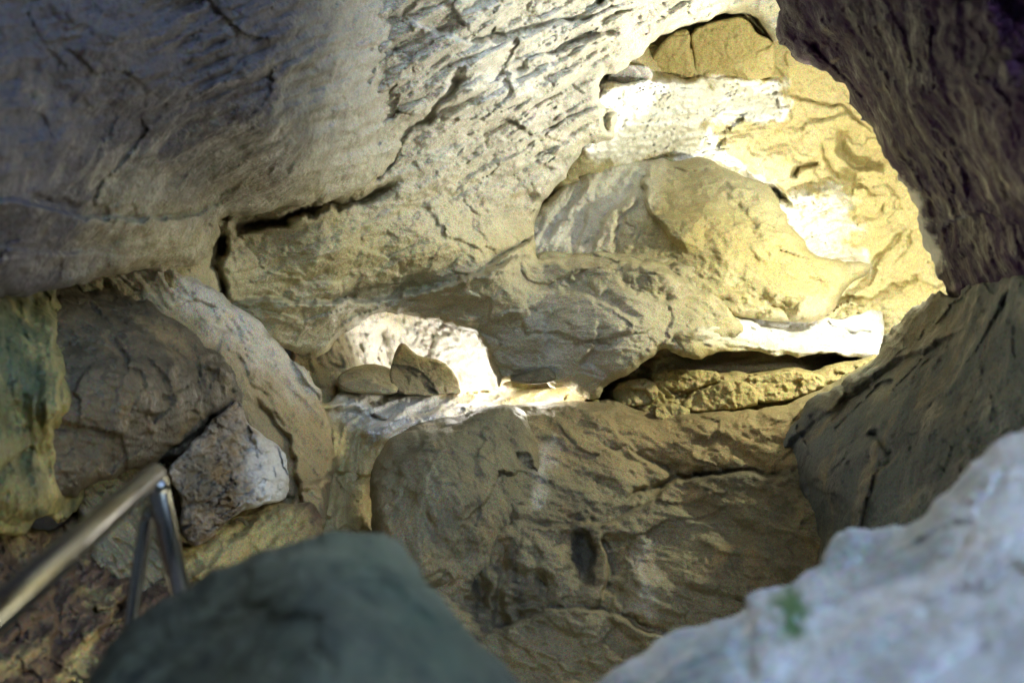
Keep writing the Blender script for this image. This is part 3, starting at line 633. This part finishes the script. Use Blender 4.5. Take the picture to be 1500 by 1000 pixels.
# ---- right side
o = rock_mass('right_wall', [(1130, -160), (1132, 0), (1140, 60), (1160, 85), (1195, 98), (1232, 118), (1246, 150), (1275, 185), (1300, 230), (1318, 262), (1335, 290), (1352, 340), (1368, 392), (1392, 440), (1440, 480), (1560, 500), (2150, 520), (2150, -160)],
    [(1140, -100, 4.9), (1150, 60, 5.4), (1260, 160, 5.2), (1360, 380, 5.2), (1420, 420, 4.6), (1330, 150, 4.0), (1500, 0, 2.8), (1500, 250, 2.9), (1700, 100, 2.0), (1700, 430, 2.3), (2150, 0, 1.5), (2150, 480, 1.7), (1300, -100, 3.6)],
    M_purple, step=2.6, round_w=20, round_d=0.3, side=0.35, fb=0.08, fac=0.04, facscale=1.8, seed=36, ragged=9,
    feats=[scarp([(1390, 340), (1340, 260), (1310, 170), (1290, 100), (1230, 40)], -0.03, 90), rough(None, 40, 60, 52, 0.09), rough([(1140, 0), (1260, 60), (1420, 200), (1440, 420), (1350, 380), (1290, 220), (1150, 90)], 60, 22, 18, 0.05, 20),
           bump(1408, 270, 10, 34, 0.06), scarp([(1500, 330), (1420, 310), (1380, 330)], 0.1, 40)],
    paint=[('G', [(1300, 265), (1340, 280), (1378, 380), (1360, 420), (1330, 330)], 6, 1.0)])  # painted light along the rim
struct(o, 'very dark purplish rock wall filling the upper right corner')
o = rock_mass('right_slope', [(1385, 426), (1410, 430), (1500, 400), (2150, 400), (2150, 1000), (1300, 1000), (1180, 850), (1150, 760), (1130, 690), (1150, 630), (1190, 585), (1240, 548), (1278, 522), (1300, 490), (1318, 462), (1342, 446), (1358, 432)],
    [(1345, 410, 5.6), (1290, 500, 5.7), (1190, 590, 5.9), (1145, 700, 6.0), (1200, 700, 5.3), (1150, 780, 6.0), (1500, 420, 3.6), (1700, 500, 2.6), (2150, 500, 1.9), (2150, 900, 1.8), (1500, 700, 3.4), (1350, 600, 4.4), (1250, 850, 4.6), (1300, 700, 4.5)],
    M_slate, step=2.5, round_w=16, round_d=0.15, side=0.9, fb=0.05, fac=0.05, facscale=1.9, fine=0.005, seed=37, ragged=8,
    feats=[rough(None, -38, 160, 40, 0.06), scarp([(1140, 700), (1160, 640), (1210, 600), (1300, 540), (1420, 480)], -0.1, 50),
           crack([(1230, 580), (1280, 560)], 8, 0.08), crack([(1270, 630), (1310, 670)], 9, 0.08), crack([(1165, 628), (1205, 598)], 5, 0.08)],
    paint=[('R', [(1300, 440), (1400, 430), (1380, 500), (1250, 560), (1200, 580)], 40, 0.6)])
struct(o, 'blue grey rock slope right of the ledge behind the pale boulder')

# ---- foreground
o = rock_mass('foreground_boulder', [(105, 1060), (135, 985), (180, 920), (230, 880), (300, 842), (400, 802), (470, 784), (545, 778), (590, 800), (640, 872), (700, 940), (770, 1010), (820, 1100), (120, 1100)],
    [(150, 1000, 1.35), (300, 860, 1.5), (560, 790, 1.55), (760, 1000, 1.4), (450, 1000, 1.05), (450, 880, 1.25)],
    M_blue, step=4, round_w=40, round_d=0.14, side=0.5, fb=0.03, fscale=2.5, fac=0.014, facscale=5, seed=41, ragged=5,
    paint=[('B', [(480, 790), (600, 800), (720, 960), (640, 960), (540, 850)], 60, 0.4)])
thing(o, 'dark wet blue green boulder out of focus at the bottom left centre', 'boulder')
o = rock_mass('foreground_rock', [(830, 1060), (870, 1000), (920, 965), (980, 925), (1075, 898), (1095, 868), (1160, 850), (1196, 828), (1215, 790), (1250, 772), (1330, 764), (1390, 715), (1440, 665), (1500, 622), (1600, 560), (1800, 520), (2150, 560), (2150, 1120), (830, 1120)],
    [(880, 1010, 1.7), (1100, 880, 1.8), (1240, 790, 1.85), (1500, 640, 1.7), (1700, 600, 1.5), (2150, 620, 1.3), (2150, 1050, 0.95), (1300, 1000, 1.15), (1600, 900, 1.0), (1000, 1060, 1.35)],
    M_pale, step=4, round_w=50, round_d=0.12, side=0.6, fb=0.05, fscale=2.0, fac=0.012, facscale=4, seed=43, ragged=5,
    feats=[rough(None, -30, 200, 90, 0.04), crack([(1085, 900), (1100, 1000)], 16, 0.04)],
    paint=[('B', [(1138, 862), (1172, 866), (1178, 936), (1146, 934)], 14, 1.0), ('R', [(820, 1060), (900, 960), (1080, 890), (1090, 1000), (1000, 1080)], 50, 0.9), ('R', [(1180, 850), (1220, 780), (1340, 755), (1420, 690), (1440, 720), (1350, 800), (1260, 830)], 40, 0.7), ('R', [(1240, 940), (1330, 900), (1350, 1000), (1250, 1020)], 50, 0.5)])
thing(o, 'pale blue white foreground rock out of focus in the bottom right corner', 'rock')

# ------------------------------------------------------------------ handrail
def tube(name, pts, r, mat, parent, cap=True, seg=24):
    pts = [Vector(p) for p in pts]; V = []; Fc = []
    # rounded ends
    d0 = (pts[1] - pts[0]).normalized(); d1 = (pts[-1] - pts[-2]).normalized()
    rings = []
    if cap:
        for a in (80, 55, 28): rings.append((pts[0] - d0 * r * math.sin(math.radians(a)) * 0.5, d0, r * math.cos(math.radians(a))))
    for k, p in enumerate(pts):
        t = (pts[min(k + 1, len(pts) - 1)] - pts[max(k - 1, 0)]).normalized(); rings.append((p, t, r))
    if cap:
        for a in (28, 55, 80): rings.append((pts[-1] + d1 * r * math.sin(math.radians(a)) * 0.5, d1, r * math.cos(math.radians(a))))
    up = Vector((0.3, 0.2, 1)).normalized()
    for c, t, rr in rings:
        x = t.cross(up).normalized(); y = x.cross(t).normalized()
        for s in range(seg):
            a = 2 * math.pi * s / seg; V.append(c + x * rr * math.cos(a) + y * rr * math.sin(a))
    n = len(rings)
    for k in range(n - 1):
        for s in range(seg): Fc.append((k * seg + s, k * seg + (s + 1) % seg, (k + 1) * seg + (s + 1) % seg, (k + 1) * seg + s))
    Fc.append(tuple(range(seg))[::-1]); Fc.append(tuple((n - 1) * seg + s for s in range(seg)))
    me = bpy.data.meshes.new(name); me.from_pydata([tuple(v - parent.location) for v in V], [], Fc); me.materials.append(mat)
    for p in me.polygons: p.use_smooth = True
    o = bpy.data.objects.new(name, me); scene.collection.objects.link(o); o.parent = parent
    return o
base = cam_pt(300, 1040, 2.45)
rail = bpy.data.objects.new('handrail', None); scene.collection.objects.link(rail); rail.location = base
rail['label'] = 'steel tube handrail with one leaning post at the lower left'; rail['category'] = 'handrail'
bpy.context.view_layer.update()
A = cam_pt(-120, 1000, 1.05); B = cam_pt(226, 694, 2.3)
tube('top_rail', [A, A * .5 + B * .5, B], 0.025, M_steel, rail)
tube('post', [cam_pt(228, 700, 2.31), cam_pt(264, 870, 2.36), cam_pt(300, 1040, 2.42)], 0.024, M_steel, rail)
tube('brace', [cam_pt(221, 745, 2.36), cam_pt(214, 765, 2.36), cam_pt(192, 905, 2.32), cam_pt(172, 1030, 2.28)], 0.0165, M_steel, rail)

def collar(name, a, b, r):
    tube(name, [Vector(a), Vector(b)], r, M_steel, rail)
collar('weld_collar', cam_pt(230.0, 708, 2.312), cam_pt(231.5, 716, 2.314), 0.0265)
collar('weld_collar', cam_pt(219.5, 750, 2.36), cam_pt(218, 757, 2.36), 0.019)
